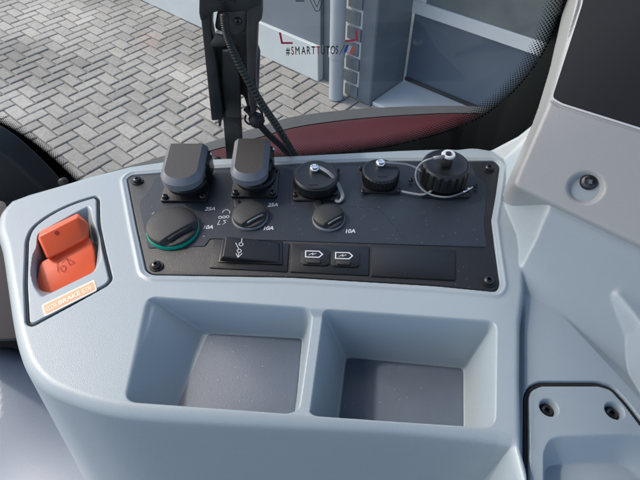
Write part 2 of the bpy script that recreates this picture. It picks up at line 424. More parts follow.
# downpipe
zp = A_at(336, 95, -.09)
lathe('downpipe', G(zp[0], -.09, 0.01), [(.058, 0), (.058, .001), (.056, .01), (.056, .34), (.062, .345), (.062, .40), (.056, .405), (.056, 2.9)], M['pipe'], bld, seg=32)
# column and recess
aRev = 0.0
dB = (P(405, 83, ZG) - g0).dot(wperp)       # depth of the door recess
wbox('column', 0.0, aR - .002, -.004, dB, 0, 3.0, M['column'], bld, .01)
wbox('threshold', -1.6, -.003, .02, dB - .0, .0, .03, M['sill'], bld)
wbox('lintel', -1.6, -.003, .0, dB + .5, 2.2, 3.0, M['wall'], bld)
wbox('side_wall', -3.5, -1.603, .0, .4, 0, 3.0, M['wall'], bld)
# door set back in the recess
a0, z0 = A_at(411, 11, dB); zb = A_at(470, 33, dB)[1]
aL = A_at(427, 3, dB)[0]
dr = wbox('door', -1.6, -.01, dB + .005, dB + .06, .03, 2.2, M['door'], bld)
zt = A_at(430, 4, dB)[1]
wbox('door_frame', -1.6, a0, dB - .02, dB + .004, z0, zt, M['frame'], dr)
wbox('door_frame', aL, a0, dB - .02, dB + .004, zt + .001, 2.15, M['frame'], dr)
wbox('door_pane', -1.55, aL - .001, dB - .006, dB + .003, zt + .002, 2.15, mat('door_pane_dark', (.12, .145, .145), .12, var=.25, vscale=4), dr, 0)
wbox('door_strip', -1.6, -.012, dB - .008, dB + .004, .031, .06, M['rubber'], dr, 0)
wbox('interior_wall', -1.6, 0, dB + .07, dB + .12, 0, 2.2, M['column'], bld, 0)

# ================================================================== TRACTOR OUTSIDE: hood edge under the windscreen
hood = thing('tractor_hood', (0.05, .62, -.3), 'dark red tractor hood with a grey rim curving along below the windscreen', 'hood')
def ribbon(name, rows, m, parent, th=.006, n=10):
    """rows: list of polylines (world points, same count); a smooth sheet with thickness"""
    R_ = [catmull(r, n) for r in rows]; cols = len(R_[0]); S = []
    for c in range(cols): S.append(catmull([r[c] for r in R_], 6))
    nv = len(S[0]); vs = []; fs = []
    for s in S: vs += s
    base = len(vs)
    vs += [v - Vector((0, -.3, 1)).normalized() * th for v in vs]
    for i in range(cols - 1):
        for j in range(nv - 1):
            a = i * nv + j; q = (a, a + 1, a + nv + 1, a + nv); fs.append(q); fs.append(tuple(base + k for k in q[::-1]))
    ring = [j for j in range(nv)] + [i * nv + nv - 1 for i in range(1, cols)] + [(cols - 1) * nv + j for j in range(nv - 2, -1, -1)] + [i * nv for i in range(cols - 2, 0, -1)]
    for i in range(len(ring)):
        a, b = ring[i], ring[(i + 1) % len(ring)]; fs.append((b, a, a + base, b + base))
    bm = bmesh.new(); bv = [bm.verts.new(v) for v in vs]
    for f in fs: bm.faces.new([bv[k] for k in f])
    return from_bm(name, bm, m, parent, 50)
t0 = [(20, 205), (90, 178), (150, 160), (200, 145), (260, 126), (294, 116), (350, 109), (410, 106), (470, 106), (560, 112)]
t1 = [(30, 210), (96, 183), (156, 165), (208, 150), (263, 135), (297, 125.5), (351, 118), (411, 113.5), (470, 112), (560, 117)]
ribbon('rim', [[P(x, y + 1, -.175) for x, y in t0], [P(x, y - 1 + (b - y) * .25, -.158) for (x, y), (_, b) in zip(t0, t1)], [P(x, y + 1, -.155) for x, y in t1]], M['trim_grey'], hood)
h0 = [(x, y + 1) for x, y in t1]; h0[0] = (60, 206); h0[1] = (118, 186)
ribbon('bonnet', [[P(x, y + 2, -.165) for x, y in h0], [P(x, y + 1.5, -.150) for x, y in h0], [P(x, y + 10, -.136) for x, y in h0], [P(x, y + 30, -.13) for x, y in h0], [P(x, y + 62, -.14) for x, y in h0]], M['paint_red'], hood)

# ================================================================== WINDSCREEN: glass, frit border with halftone dots
YG = .47
ws = thing('windscreen', (0, YG, -.12), 'clear cab windscreen with black dotted border around its edge', 'windscreen')
mk('glass', [V(-60, 260, YG), V(700, 260, YG), V(700, -60, YG), V(-60, -60, YG)], [(0, 1, 2, 3)], M['glass'], ws)
def frit(name, curve, side, parent, rows=8, pitch=.0036, shrink=1.0, width=.2):
    """curve: inner limit of the solid black (x, z on the glass); 'side' +1/-1 tells where the dots are"""
    pts = catmull([V(x, y, YG - .0012) for x, y in curve], 24)
    vs = []; fs = []; n = len(pts); nrm = Vector((0, -1, 0))
    S = [0]
    for i in range(1, n): S.append(S[-1] + (pts[i] - pts[i - 1]).length)
    def at(s):
        s = min(max(s, 0), S[-1] - 1e-9); i = max(k for k in range(n - 1) if S[k] <= s); t = (s - S[i]) / (S[i + 1] - S[i] + 1e-12)
        p = pts[i].lerp(pts[i + 1], t); i0, i1 = max(i - 6, 0), min(i + 7, n - 1); d = (pts[i1] - pts[i0]).normalized(); return p, d, nrm.cross(d).normalized() * side
    # solid band
    m = 60
    for k in range(m + 1):
        p, d, s = at(S[-1] * k / m); vs += [p + s * .0005, p - s * width]
    for k in range(m): a = 2 * k; fs.append((a, a + 1, a + 3, a + 2))
    cols = int(S[-1] / pitch)
    for r in range(rows):
        size = pitch * .70 * (1 - r / rows) ** .75 * shrink
        for c in range(cols):
            p, d, s = at((c + (.5 if r % 2 else 0)) * pitch); q = p + s * (pitch * .5 * r + .0005)
            b = len(vs); vs += [q + d * size * .72, q + s * size * .72, q - d * size * .72, q - s * size * .72]; fs.append((b, b + 1, b + 2, b + 3))
    return mk(name, vs, fs, M['frit'], parent)
frit('frit_border', [(572, -30), (556, 25), (530, 72), (494, 108), (456, 128), (400, 144), (350, 152), (300, 157), (240, 162)], -1, ws, rows=10, pitch=.0037, width=.10)
frit('frit_border', [(-25, 112), (10, 128), (45, 152), (80, 186), (100, 215)], 1, ws, rows=10, pitch=.0030, width=.10)

# sticker on the glass
st = thing('window_sticker', V(318, 25, YG - .003), 'clear sticker with red corner marks, dark lettering and a small french flag on the windscreen', 'sticker')
YS = YG - .003
class PF:
    def __init__(s, f, n): s.f = f; s.n = n
    def __call__(s, x, y): return s.f(x, y)
pfS = PF(lambda x, y: V(x, y, YS), Vector((0, -1, 0)))
strokes('corner_mark', [[(280, 33), (282, 43), (292, 43)]], .0019, 0, M['decal_red'], st, pf=pfS)
strokes('corner_mark', [[(346, 41), (357, 40), (356.5, 31)]], .0019, 0, M['decal_red'], st, pf=pfS)
strokes('letter_outline', [[(309, -2), (315.5, 11), (319, 11), (324, -3)], [(312.5, -2), (317, 7), (320.5, -2)]], .0006, 0, M['decal_dark'], st, pf=pfS)
strokes('letter_dash', [[(296, 1), (304, 1)]], .001, 0, M['decal_dark'], st, pf=pfS)
def stext(s, px, py, w, m, name='lettering', h=1.0):
    o = V(px, py, YS); u = (V(px + 10, py - .12, YS) - o).normalized(); v = Vector((0, -1, 0)).cross(u).normalized() * -1
    v = Vector((0, 0, 1)) - u * u.z
    t = text_mesh(name, s, o, u, v.normalized() * h, w, m, st, bold=0); return t
x = 286.2; hh = .0074
for ch, mm_, adv in (('#', 'decal_dark', 5.2), ('S', 'decal_red', 4.0), ('M', 'decal_dark', 6.6), ('A', 'decal_dark', 5.2), ('R', 'decal_dark', 5.2), ('T', 'decal_dark', 4.7), ('T', 'decal_red', 4.7), ('U', 'decal_dark', 5.2), ('T', 'decal_dark', 4.6), ('O', 'decal_dark', 5.3), ('S', 'decal_dark', 5)):
    o_ = V(x, 54.6 - (x - 286) * .02, YS); text_mesh('lettering', ch, o_, Vector((1, 0, -.02)) * .60, Vector((0, 0, 1)) * 1.12, .0104, M[mm_], st, fat=.018)
    x += adv * .97
def quadS(name, pts, m): return mk(name, [V(a, b, YS - .0002) for a, b in pts], [(0, 1, 2, 3)], m, st)
quadS('flag_band', [(343.5, 53), (346.3, 52.2), (349, 45), (346.2, 45)], M['decal_blue'])
quadS('flag_band', [(346.3, 52.2), (349.2, 53.6), (351.8, 46.4), (349, 45)], M['white'])
quadS('flag_band', [(349.2, 53.6), (352.4, 54.8), (355, 48), (351.8, 46.4)], M['decal_lred'])
strokes('flagpole', [[(339.5, 54.5), (344.5, 45)]], .0006, 0, M['decal_dark'], st, pf=pfS)

# ================================================================== BRACKET on a post, with its hoses
YB = .425
br = thing('device_bracket', V(234, 160, YB), 'dark painted metal device bracket on a flat post behind the console', 'bracket')
def vplate(name, pts, y, th, m, bev=.0012, r=0, par=None):
    q = [V(a, b, y) for a, b in pts]
    if r: q = round_poly(q, r, 4)
    return prism(name, q, (0, th, 0), m, par or br, bev, 2, 40)
vplate('post', [(221, 96), (240, 94), (243.5, 168), (227, 168)], YB + .002, .005, M['bracket'])
vplate('side_strap', [(199.5, 6), (204, 2), (211, 12), (210.5, 30), (216, 62), (223, 120), (211.5, 121)], YB - .012, .018, M['bracket'], r=.002)
vplate('side_strap', [(217, 112), (222, 112), (221, 127), (218.5, 127)], YB - .002, .003, M['bracket'])
vplate('top_plate', [(199, 14), (199.5, -10), (262, -16), (262, 4), (246, 11), (214, 12), (206, 18), (201, 22)], YB - .018, .035, M['bracket'], r=.003, bev=.002)
vplate('clamp_body', [(212, 40), (226, 34), (249, 30), (259, 60), (257, 112), (250, 118), (243, 96), (222, 96), (217, 80)], YB + .009, .02, M['bracket'], bev=.003)
vplate('clamp_arm', [(246, 8), (262, -6), (262, 20), (258, 24), (256, 75), (256, 112), (251, 118), (247, 90), (246, 40)], YB - .008, .014, M['bracket2'], bev=.002)
vplate('center_rib', [(221, 52), (234, 50), (240, 78), (241, 118), (226, 118), (221, 80)], YB - .004, .006, M['bracket'], bev=.0015)
hull('release_tab', [V(209, 45, YB - .014), V(226, 43, YB - .014), V(225, 35, YB - .012), V(216, 33, YB - .012), V(209, 49, YB - .008), V(226, 47, YB - .008), V(216, 33, YB - .002), V(226, 35, YB - .002)], M['bracket2'], br, .0012, 2)
vplate('clamp_head', [(214, 30), (217, 12), (248, 10), (248, 30), (238, 36), (228, 35)], YB - .004, .02, M['bracket2'], bev=.003)
for x_ in (218, 229): vplate('slot', [(x_, 1), (x_ + 7, .2), (x_ + 7, 3), (x_, 3.6)], YB - .0188, .0006, M['rubber'], bev=.0002)
torx(V(238, 21, YB - .004), .0034, br, n=(0, -1, .3), name='bolt')
sc_ = thing('spiral_hose', V(300, 158, YB - .02), 'black ribbed spiral hose hanging down from the metal bracket to the console', 'hose')
pth = catmull([V(224, 14, YB - .026), V(226, 30, YB - .028), V(232, 48, YB - .03), V(245, 75, YB - .03), V(262, 104, YB - .028), V(278, 128, YB - .024), V(296, 158, YB - .01), V(300, 166, YB - .002)], 60)
n_ = len(pth); o = tube('hose', pth, .003, M['hose'], sc_, seg=16, rfun=lambda i: .0031 + (.00045 if (i % 7) < 4 else -.0002))
kh = thing('knotted_cable', V(255, 118, YB), 'short black cable with a round rubber knot beside the bracket post', 'cable')
lathe('rubber_ball', V(256.5, 120, YB - .006), [(.001, -.0078), (.0055, -.006), (.0075, -.002), (.0077, .002), (.0062, .0055), (.001, .0078)], M['rubber'], kh, n=(.6, -.6, -.4), seg=28, sang=80)
tube('cable', catmull([V(246, 108, YB), V(250, 112, YB), V(256, 120, YB - .006), V(268, 134, YB - .004), V(282, 147, YB), V(292, 158, YB + .004), V(296, 166, YB + .004)], 10), .0034, M['rubber'], kh)
tube('cable_loop', catmull([V(252, 109, YB - .002), V(257, 107, YB - .006), V(262, 113, YB - .008), V(261, 121, YB - .006)], 8), .0012, M['rubber'], kh)
tube('cable_loop', catmull([V(246, 115, YB - .002), V(245, 120, YB - .006), V(249, 124, YB - .008), V(254, 124, YB - .006)], 8), .0010, M['rubber'], kh)
kn = thing('rubber_plug', V(218, 158, YB - .004), 'small dark rounded rubber plug behind the rim between the two socket covers', 'plug')
lathe('plug_body', V(216, 163, YB - .012), [(.0065, -.01), (.0070, .0), (.0065, .004), (.004, .007), (.0005, .008)], M['matte'], kn, n=(0, -.3, 1), seg=24, sang=80)

# ================================================================== CAB INTERIOR round the console
cf = thing('cab_floor', (0, .1, -.6), 'dark cab floor far below the console', 'floor')
vs, fs = solid_box((-.9, -.35, -.62), (.9, .44, -.6)); mk('floor_mat', vs, fs, M['cabfloor'], cf)
vs, fs = solid_box((-.9, .445, -.8), (.9, .465, -.10)); 
cw = thing('cab_sill', (0, .455, -.6), 'black lower cab wall under the windscreen behind the console', 'cab wall')
mk('sill_panel', vs, fs, M['cabfloor'], cw)
for o in (cf, cw): pass
dt = thing('corner_trim', V(20, 160, .44), 'dark curved cab corner trim at the lower left of the windscreen', 'trim')
q = [V(a, b, .44) for a, b in [(-70, 118), (-20, 117), (0, 122), (18, 134), (36, 150), (52, 166), (64, 180), (70, 200), (60, 240), (-70, 240)]]
prism('trim_body', q, (0, -.035, 0), M['darktrim'], dt, .006, 4, 12)
lathe('trim_bolt', V(63, 182, .398), [(.004, -.004), (.0045, .002), (.003, .004), (.0005, .0045)], M['matte'], dt, n=(0, -1, .5), seg=20)
hull('side_trim', [P(-60, 190, -.06), P(12, 183, -.06), P(22, 230, -.075), P(20, 340, -.11), P(-60, 345, -.11), P(-60, 190, -.2), P(12, 183, -.2), P(22, 340, -.3), P(-60, 345, -.3)], M['browntrim'], dt, .004, 3)
lathe('trim_knob', P(-2, 211, -.03), [(.010, -.03), (.0115, -.01), (.0115, .0), (.0095, .004), (.0005, .005)], M['matte'], dt, seg=32, n=(.1, -.3, 1))

rf = thing('added_shade_roof', (.3, 0, .8), 'dark unseen roof slab added above the console to cut overhead light', 'roof')  # unseen roof, added to keep overhead light off the console
vs, fs = solid_box((-.60, -.60, .8), (.8, .62, .86)); mk('shade_slab', vs, fs, mat('shade_slab_grey', (.16, .16, .165), .9), rf)
lp = thing('lower_panel', P(30, 420, -.3), 'smooth blue grey moulded panel low at the left of the console', 'panel')
xs = np.arange(-.62, -.05, .004); ys = np.arange(.02, .36, .004); X, Y = np.meshgrid(xs, ys)
pl = sdf([P(a, b, -.24) for a, b in [(-200, 339), (8, 341), (30, 348), (130, 352), (220, 400), (220, 620), (-200, 620)]], X, Y)
Z = -.24 - .03 * (1 - np.sqrt(np.clip(1 - np.clip(1 - pl / .03, 0, 1) ** 2 * .98, 0, 1))) + np.clip(pl, -.08, 0) * 5
gr = sdf([P(a, b, -.24) for a, b in [(-200, 372), (-4, 372), (2, 378), (3, 400), (2, 420), (-6, 428), (-200, 430)]], X, Y)
Z -= .007 * sm(gr / .008)
Z += .015 * np.sin((X + .3) * 14) * np.sin(Y * 18)
grid_mesh(xs, ys, Z, [('panel_skin', np.ones((len(ys) - 1, len(xs) - 1), bool), M['lowpanel'], lp)], lp)

# ================================================================== SIDE CONSOLE: one moulded shell
con = thing('side_console', P(300, 330, 0), 'grey blue moulded cab side console with two storage bins', 'console')
# display housing plane (tilted towards the rear), shared by the shell that carries it
hA, hB, hC = P(515, 186, .040), P(640, 244, .040), V(578, 0, .43)
hN = (hB - hA).cross(hC - hA).normalized()
if hN.z < 0: hN = -hN
def hz(X, Y, off=0): return hA.z - (hN.x * (X - hA.x) + hN.y * (Y - hA.y)) / hN.z + off
def H(px, py, off=0): return PL(px, py, hA + hN * off, hN)
step = .0006
xs = np.arange(-.345, .40, step); ys = np.arange(.075, .45, step); X, Y = np.meshgrid(xs, ys)
# outline of the whole shell
rear = [P(a, b, 0) for a, b in [(2, 205), (9, 198), (28, 191), (60, 182), (90, 173), (130, 163), (165, 158), (200, 156), (300, 152), (400, 147), (445, 145.5), (466, 147)]]
ramp = [Vector(q) for q in ((.163, .4155, 0), (.176, .412, 0), (.197, .411, 0), (.222, .417, 0), (.25, .44, 0))]
front = [P(a, b, 0) for a, b in [(640, 560), (600, 560), (519, 560)]]
outline = rear + ramp + [Vector((.6, .5, 0)), Vector((.6, -.2, 0))] + [Vector((P(512, 446).x, -.2, 0))] + [P(a, b, 0) for a, b in [(512, 446), (500, 443)]] + catmull([P(a, b, 0) for a, b in [(480, 440), (400, 432), (300, 427), (200, 422), (140, 418), (105, 413), (73, 404), (44, 391), (25, 372), (15, 348), (9, 320), (4, 285), (-1, 250), (-6, 230), (-4, 214), (2, 205)]], 8)[:-1]
sO = sdf(outline, X, Y)
# level regions
mainp = [Vector((-.6, .6, 0)), Vector((.146, .6, 0)), Vector((.149, .43, 0))] + [P(a, b, 0) for a, b in [(467, 147.5), (488, 149), (504, 160), (506, 180), (505, 206), (517, 234), (519.5, 250), (519, 290), (515, 320), (514, 380), (515, 446)]] + [Vector((P(515, 446).x, -.3, 0)), Vector((-.6, -.3, 0))]
low_z = -.010
def smin(a, b, k): h = np.clip(.5 + .5 * (b - a) / k, 0, 1); return b * (1 - h) + a * h - k * h * (1 - h)
def smax(a, b, k): return -smin(-a, -b, k)
sM = sdf(mainp, X, Y); dM = np.maximum(-sM, 0)
sU = sdf([H(a, b, 0) for a, b in [(515, 186), (551, 92), (584, -40), (820, -40), (820, 322), (640, 244)]], X, Y)
tM = np.clip(1 + sM / .0045, 0, 1)                        # rounded drop at the deck's right edge
plate_z = -.0045 * (1 - np.sqrt(1 - (1 - tM) ** 2 * .97)) - np.maximum(dM - .0045, 0) * 4
h0_, h1_ = P(540, 293, low_z), P(640, 399, low_z); hd = (h1_ - h0_).normalized(); hn_x, hn_y = -hd.y, hd.x
if hn_x < 0: hn_x, hn_y = -hn_x, -hn_y
dH = (X - h0_.x) * hn_x + (Y - h0_.y) * hn_y
lowp = round_poly([P(a, b, low_z) for a, b in [(524.5, 284), (534, 284), (640, 399), (760, 526), (760, 700), (524.5, 700)]], .004, 6)
sL = sdf(lowp, X, Y); dL = np.maximum(-sL, 0)
pad_z = np.where(dH > 0, low_z - .55 * dL, low_z - np.minimum(2.5 * dL, .004))
kk = 2.4 - 1.35 * sm((Y - .33) / .05)
W2 = kk * dM
se = (hB - hA).normalized(); sn = Vector((se.y, -se.x)).normalized(); sn = -sn if sn.y > 0 else sn
dseam = (X - hA.x) * sn.x + (Y - hA.y) * sn.y                         # distance in front of the housing's seam
ds = np.maximum(dseam, 0)
Fw = smin(.034 - .35 * ds, .041 - 2.1 * ds, .007)                    # rounded shoulder, then the wall below the housing
S_ = smax(np.where(dseam > 0, Fw, .034 + 3 * dseam), hz(X, Y, -.006), .003)
p4 = round_poly([P(a, b, .014) for a, b in [(616, 291), (640, 275), (760, 205), (760, 600), (642, 322)]], .003)
s4 = sdf(p4, X, Y); k4 = sm((s4 + .0035) / .006)
Zr = smin(S_, W2, .006)
Zl_ = smax(pad_z, Zr, .010 * sm(dH / .02) + .001)
Zl_ = Zl_ * (1 - k4) + smax(Zl_, .014 + .1 * (Y - .23), .003) * k4
Z = smax(plate_z, Zl_, .0012)
Z = Z - (sM > .02) * Z      # the deck itself is level
def blur(A, r):
    for ax in (0, 1):
        k = np.ones(2 * r + 1) / (2 * r + 1); pad = [(0, 0), (0, 0)]; pad[ax] = (r, r)
        B = np.pad(A, pad, mode='edge'); cs = np.cumsum(np.insert(B, 0, 0, axis=ax), axis=ax)
        A = (np.take(cs, np.arange(2 * r + 1, cs.shape[ax]), axis=ax) - np.take(cs, np.arange(0, cs.shape[ax] - 2 * r - 1), axis=ax)) / (2 * r + 1)
    return A
Z = blur(blur(Z, 1), 1)
# raised lip line beside the seam between the main deck and the right section
# outer edge roll-off
Rr = .010 - .0065 * sm((X - P(455, 150).x) / .02) * sm((Y - .33) / .02)
t = np.clip(sO / Rr, 0, 1)
Zedge = -Rr * (1 - np.sqrt(1 - (1 - t) ** 2 * .985)) + np.clip(sO, -.05, 0) * 7.5
# storage bins
binr = pz([(146, 296), (497, 321), (495, 428), (123, 402)], 0, .011, 8)
f1 = pz([(207, 333), (302, 338), (296, 428), (173, 418)], -.035, .004)
f2 = pz([(346, 357), (464, 368), (462, 470), (334, 470)], -.052, .006)
# front walls of the bins are hidden from here; keep the floor back from the rim
fy = lambda px, py, z: P(px, py, z)
fl1 = [fy(207, 333, -.035), fy(303, 338, -.035)]; fl2 = [fy(346, 357, -.052), fy(464, 368, -.052)]
yb1 = P(123, 402, 0).y + .009; yb2 = P(495, 428, 0).y + .010; yb15 = P(305, 415).y + .009
f1 = round_poly([fl1[0], fl1[1], Vector((fy(296, 410, -.035).x, yb15, 0)), Vector((fy(176, 402, -.035).x, yb1, 0))], .003)
f2 = round_poly([fl2[0], fl2[1], Vector((fy(462, 428, -.052).x, yb2, 0)), Vector((fy(336, 420, -.052).x, yb15 + .001, 0))], .004)
# per-bin rims, divided by a ridge
tl, tr, brr, bl = P(146, 296), P(497, 321), P(495, 428), P(123, 402)
d0, d1 = P(317, 309), P(302, 415)
rimL = round_poly([tl, P(314.5, 308), P(298.5, 414.5), bl], .011, 8)
rimR = round_poly([P(320.5, 308.5), tr, brr, P(306.5, 415.5)], .010, 8)
ridge_z = -.004
sB = sdf(binr, X, Y); sBL = sdf(rimL, X, Y); sBR = sdf(rimR, X, Y); sF1 = sdf(f1, X, Y); sF2 = sdf(f2, X, Y)
def loft(so, si, depth, k=.12):
    t = np.where(so <= 0, 0, np.where(si >= 0, 1, so / (so - si + 1e-9))); return -depth * fillet_wall(t, k)
def loft4(rim, flo, depth, so, kf):
    """four straight walls between a rim quad and a floor quad, meeting in tight corners"""
    T = None
    for i in range(4):
        d_ = []
        for q in (rim, flo):
            a, b = q[i], q[(i + 1) % 4]; e = (b - a).normalized(); nx_, ny_ = -e.y, e.x
            m_ = sum((Vector((v.x, v.y, 0)) for v in q), Vector()) / 4
            if (m_.x - a.x) * nx_ + (m_.y - a.y) * ny_ < 0: nx_, ny_ = -nx_, -ny_
            d_.append((X - a.x) * nx_ + (Y - a.y) * ny_)
        t = d_[0] / np.maximum(d_[0] - d_[1], 1e-4); T = t if T is None else smin(T, t, .10)
    T = np.where(so < .02, smin(T, np.maximum(so, 0) / .006, .1), T)
    return -depth * fillet_wall(T, kf) * (so > 0)
q1 = [Vector((v.x, v.y, 0)) for v in (fl1[0], fl1[1], Vector((fy(296, 410, -.035).x, yb15, 0)), Vector((fy(176, 402, -.035).x, yb1, 0)))]
q2 = [Vector((v.x, v.y, 0)) for v in (fl2[0], fl2[1], Vector((fy(462, 428, -.052).x, yb2, 0)), Vector((fy(336, 420, -.052).x, yb15 + .001, 0)))]
zb = np.minimum(loft4([tl, P(314.5, 308), P(298.5, 414.5), bl], q1, .035, sBL, .08), loft4([P(320.5, 308.5), tr, brr, P(306.5, 415.5)], q2, .052, sBR, .07))
zb = np.minimum(zb, ridge_z * sm(sB / .006))
Z = Z + blur(zb, 1)
# brake bezel seam and pocket
seam = pz([(27, 240), (32, 228), (45, 217.6), (61, 208.5), (78, 201.5), (95, 196.5), (98, 199), (98.5, 224), (104, 250), (111, 279), (107, 284.5), (70, 305), (33, 325), (27.5, 323), (25.5, 285)], 0, .008, 7)
sSe = sdf(seam, X, Y); Z -= .0035 * sm((.0018 - np.abs(sSe)) / .0013)
pockr = pz([(38, 233), (88, 205), (92, 208), (93, 221), (101, 236), (102, 258), (96, 272), (41, 299), (34, 288), (31, 272), (33, 255), (37, 247)], 0, .004, 5)
pf_ = pz([(50, 252), (88, 236), (97, 250), (91, 276), (45, 298), (39, 288), (40, 262)], -.022, .004)
sPr = sdf(pockr, X, Y); sPf = sdf(pf_, X, Y); Z += loft(sPr, sPf, .022, .14)
# seat for the switch panel: shallow pocket with a soft lip
pan_px = [(127, 179), (132, 175), (215, 168.5), (300, 163.5), (400, 161), (495, 161), (500, 166), (496, 195), (491.5, 220), (495, 249), (500, 285), (496, 291.5), (434, 285.5), (290, 277), (152, 274.5), (146, 270.5), (136, 225)]
pan = pz(pan_px, 0, .0035, 5); sPn = sdf(pan, X, Y)
Z -= .004 * sm((sPn + .0008) / .0018)
Z += .0010 * np.exp(-((sPn + .0045) / .0018) ** 2)
# hatch: dark seam, screw wells and finger recess
hseam = pz([(526.5, 640), (526.5, 396), (530, 388), (540, 383.5), (598, 383.5), (612, 388), (626, 403), (700, 500), (700, 640)], low_z, .003, 5)
sH = sdf(hseam, X, Y); Z -= .006 * sm((.0021 - np.abs(sH)) / .0013)
wells = []
for (a, b) in ((549, 407.5), (614.5, 410.5)):
    c = P(a, b, low_z); r = np.hypot(X - c.x, Y - c.y); Z -= .007 * sm((.0066 - r) / .0022 + .0); wells.append(c)
recr = pz([(543, 640), (543, 450), (549, 438), (560, 435), (625, 433.5), (660, 436), (720, 460), (720, 640)], low_z, .007, 6)
recf = pz([(544, 640), (544, 466), (600, 464), (622, 465), (650, 490), (690, 640)], low_z - .016, .006, 6)
sRr = sdf(recr, X, Y); sRf = sdf(recf, X, Y); Z += loft(sRr, sRf, .016, .10)
Z = Z + Zedge
# face masks
def fc(A): return (A[:-1, :-1] + A[1:, :-1] + A[:-1, 1:] + A[1:, 1:]) / 4
cB, cBL, cBR, cSe, cH, cO, cPn = map(fc, (sB, sBL, sBR, sSe, sH, sO, sPn)); cX = fc(X)
dvd = (cX < 0) ; 
keep = (cO > -.045)
lid_cut = fc(sU) > .02
mBin = (cB > .0008)
dline = lambda: ((d1.x - d0.x) * (fc(Y) - d0.y) - (d1.y - d0.y) * (fc(X) - d0.x))
mL = mBin & (dline() < 0); mR = mBin & ~mL
mBez = cSe > 0
mHat = cH > 0
rest = keep & ~mBin & ~mBez & ~mHat & ~(cPn > .004)
parts = grid_mesh(xs, ys, Z, [('console_shell', rest, M['shell'], con), ('brake_bezel', keep & mBez, M['shell'], con), ('hatch_cover', keep & mHat, M['shell'], con)], con)
def seam_strip(name, poly, z, w, parent, skip=None):
    n = len(poly); vs = []; fs = []
    for i in range(n):
        a, b, c = poly[i - 1], poly[i], poly[(i + 1) % n]; d = (c - a).normalized(); s = Vector((-d.y, d.x, 0)) * w / 2
        for q, zz in ((-1, 0), (1, 0), (1, -.0015), (-1, -.0015)): p = b + s * q; vs.append((p.x, p.y, z + zz))
    for i in range(n):
        j = (i + 1) % n
        for k in range(4): fs.append((4 * i + k, 4 * j + k, 4 * j + (k + 1) % 4, 4 * i + (k + 1) % 4))
    return mk(name, vs, fs, M['seam'], parent)
seam_strip('bezel_seam', seam, -.0012, .0011, con); seam_strip('hatch_seam', hseam, low_z - .0018, .0021, con)
grid_mesh(xs, ys, Z, [('storage_bin', keep & mL, M['shell'], con)], con)['storage_bin']['label'] = 'shallower left storage bin'
grid_mesh(xs, ys, Z, [('storage_bin', keep & mR, M['shell'], con)], con)['storage_bin']['label'] = 'deeper right storage bin'
bin_shade_m = mat('bin_shade_grey', (.115, .145, .19), .42, bump=.8, bscale=1400, var=.08, vscale=30, specks=.10, speck_scale=330)  # added sheets over the moulded floors; bin shade put into their dark colour
def inset(q, d): m_ = sum(q, Vector()) / 4; return [v + (m_ - v).normalized() * d for v in q]
for q_, z_ in ((q1, -.0344), (q2, -.0514)):
    prism('bin_floor_shade', round_poly([Vector((v.x, v.y, z_)) for v in inset(q_, .0012)], .004, 5), (0, 0, -.0012), bin_shade_m, con, .0004, 2, 40)
bez = parts['brake_bezel']; hat = parts['hatch_cover']
for c in wells:
    q = c + Vector((0, 0, -.0066)); s_ = torx(q + Vector((0, 0, .0012)), .0042, hat); washer(q, .0056, s_, m=M['rubber'])
# BRAKE label on the bezel
lab_px = [(41.5, 305), (94, 279.5), (97, 290), (44.5, 316.5)]
zl = .0004
prism('brake_label', round_poly([P(a, b, zl) for a, b in lab_px], .0015, 4), (0, 0, -.0009), M['cream'], bez, 0)
lb = prism('label_field', round_poly([P(a, b, zl + .0002) for a, b in [(43.4, 305.6), (92.8, 281.6), (95, 289.2), (45.8, 314)]], .0012, 4), (0, 0, -.0003), M['orange'], bez, 0)
u_ = (P(92, 283, 0) - P(45, 306.5, 0)).normalized(); v_ = Vector((-u_.y, u_.x, 0))
c_ = P(68.9, 298.1, zl + .0004); text_mesh('label_lettering', 'BRAKE', c_ - v_ * .0020, u_, v_, .0058, M['cream'], bez, fat=.035, shear=.15, align='CENTER')
def ring(name, c, r, w, u, v, m, parent, a0=0, a1=360, seg=30):
    vs = []; fs = []
    for i in range(seg + 1):
        a = R(a0 + (a1 - a0) * i / seg)
        for q in (r - w / 2, r + w / 2): vs.append(c + u * q * math.cos(a) + v * q * math.sin(a))
    for i in range(seg): k = 2 * i; fs.append((k, k + 1, k + 3, k + 2))
    return mk(name, vs, fs, m, parent)
for (a, b) in ((51.5, 307), (86.5, 289.5)):
    c = P(a, b, zl + .0004); ring('brake_symbol', c, .0021, .0006, u_, v_, M['cream'], bez)
    ring('brake_symbol', c, .0034, .0006, u_, v_, M['cream'], bez, -50, 50, 12); ring('brake_symbol', c, .0034, .0006, u_, v_, M['cream'], bez, 130, 230, 12)
    text_mesh('brake_symbol', '!', c - v_ * .0012, u_, v_, .0034, M['cream'], bez, fat=.03, align='CENTER')

# ================================================================== BRAKE LEVER
lv = thing('brake_lever', P(68, 270, -.02), 'bright red orange parking brake lever with a raised block grip in its bezel', 'lever')
plate = [P(a, b, z) for a, b, z in [(40, 262, -.006), (90, 236, -.004), (94, 250, -.008), (96, 274, -.013), (66, 287, -.014), (41, 301, -.014), (36, 283, -.011)]]
plate = round_poly(plate, .004, 5)
prism('lever_plate', plate, (0, 0, -.008), M['red'], lv, .0012, 3, 40)
grip = hull('lever_grip', [P(38.5, 236.5, .010), P(77, 217.5, .012), P(84, 239, -.001), P(48, 259, -.003), P(86, 221, .004), P(89.5, 225, .002), P(89.5, 238, -.006), P(84, 242, -.008),
    P(38, 240, -.004), P(46, 258, -.010), P(40, 231, .000), P(78, 213, .000)], M['red'], lv, .0022, 5)
gn = (P(77, 217.5, .012) - P(38.5, 236.5, .010)).cross(P(48, 259, -.003) - P(38.5, 236.5, .010)).normalized()
if gn.z < 0: gn = -gn
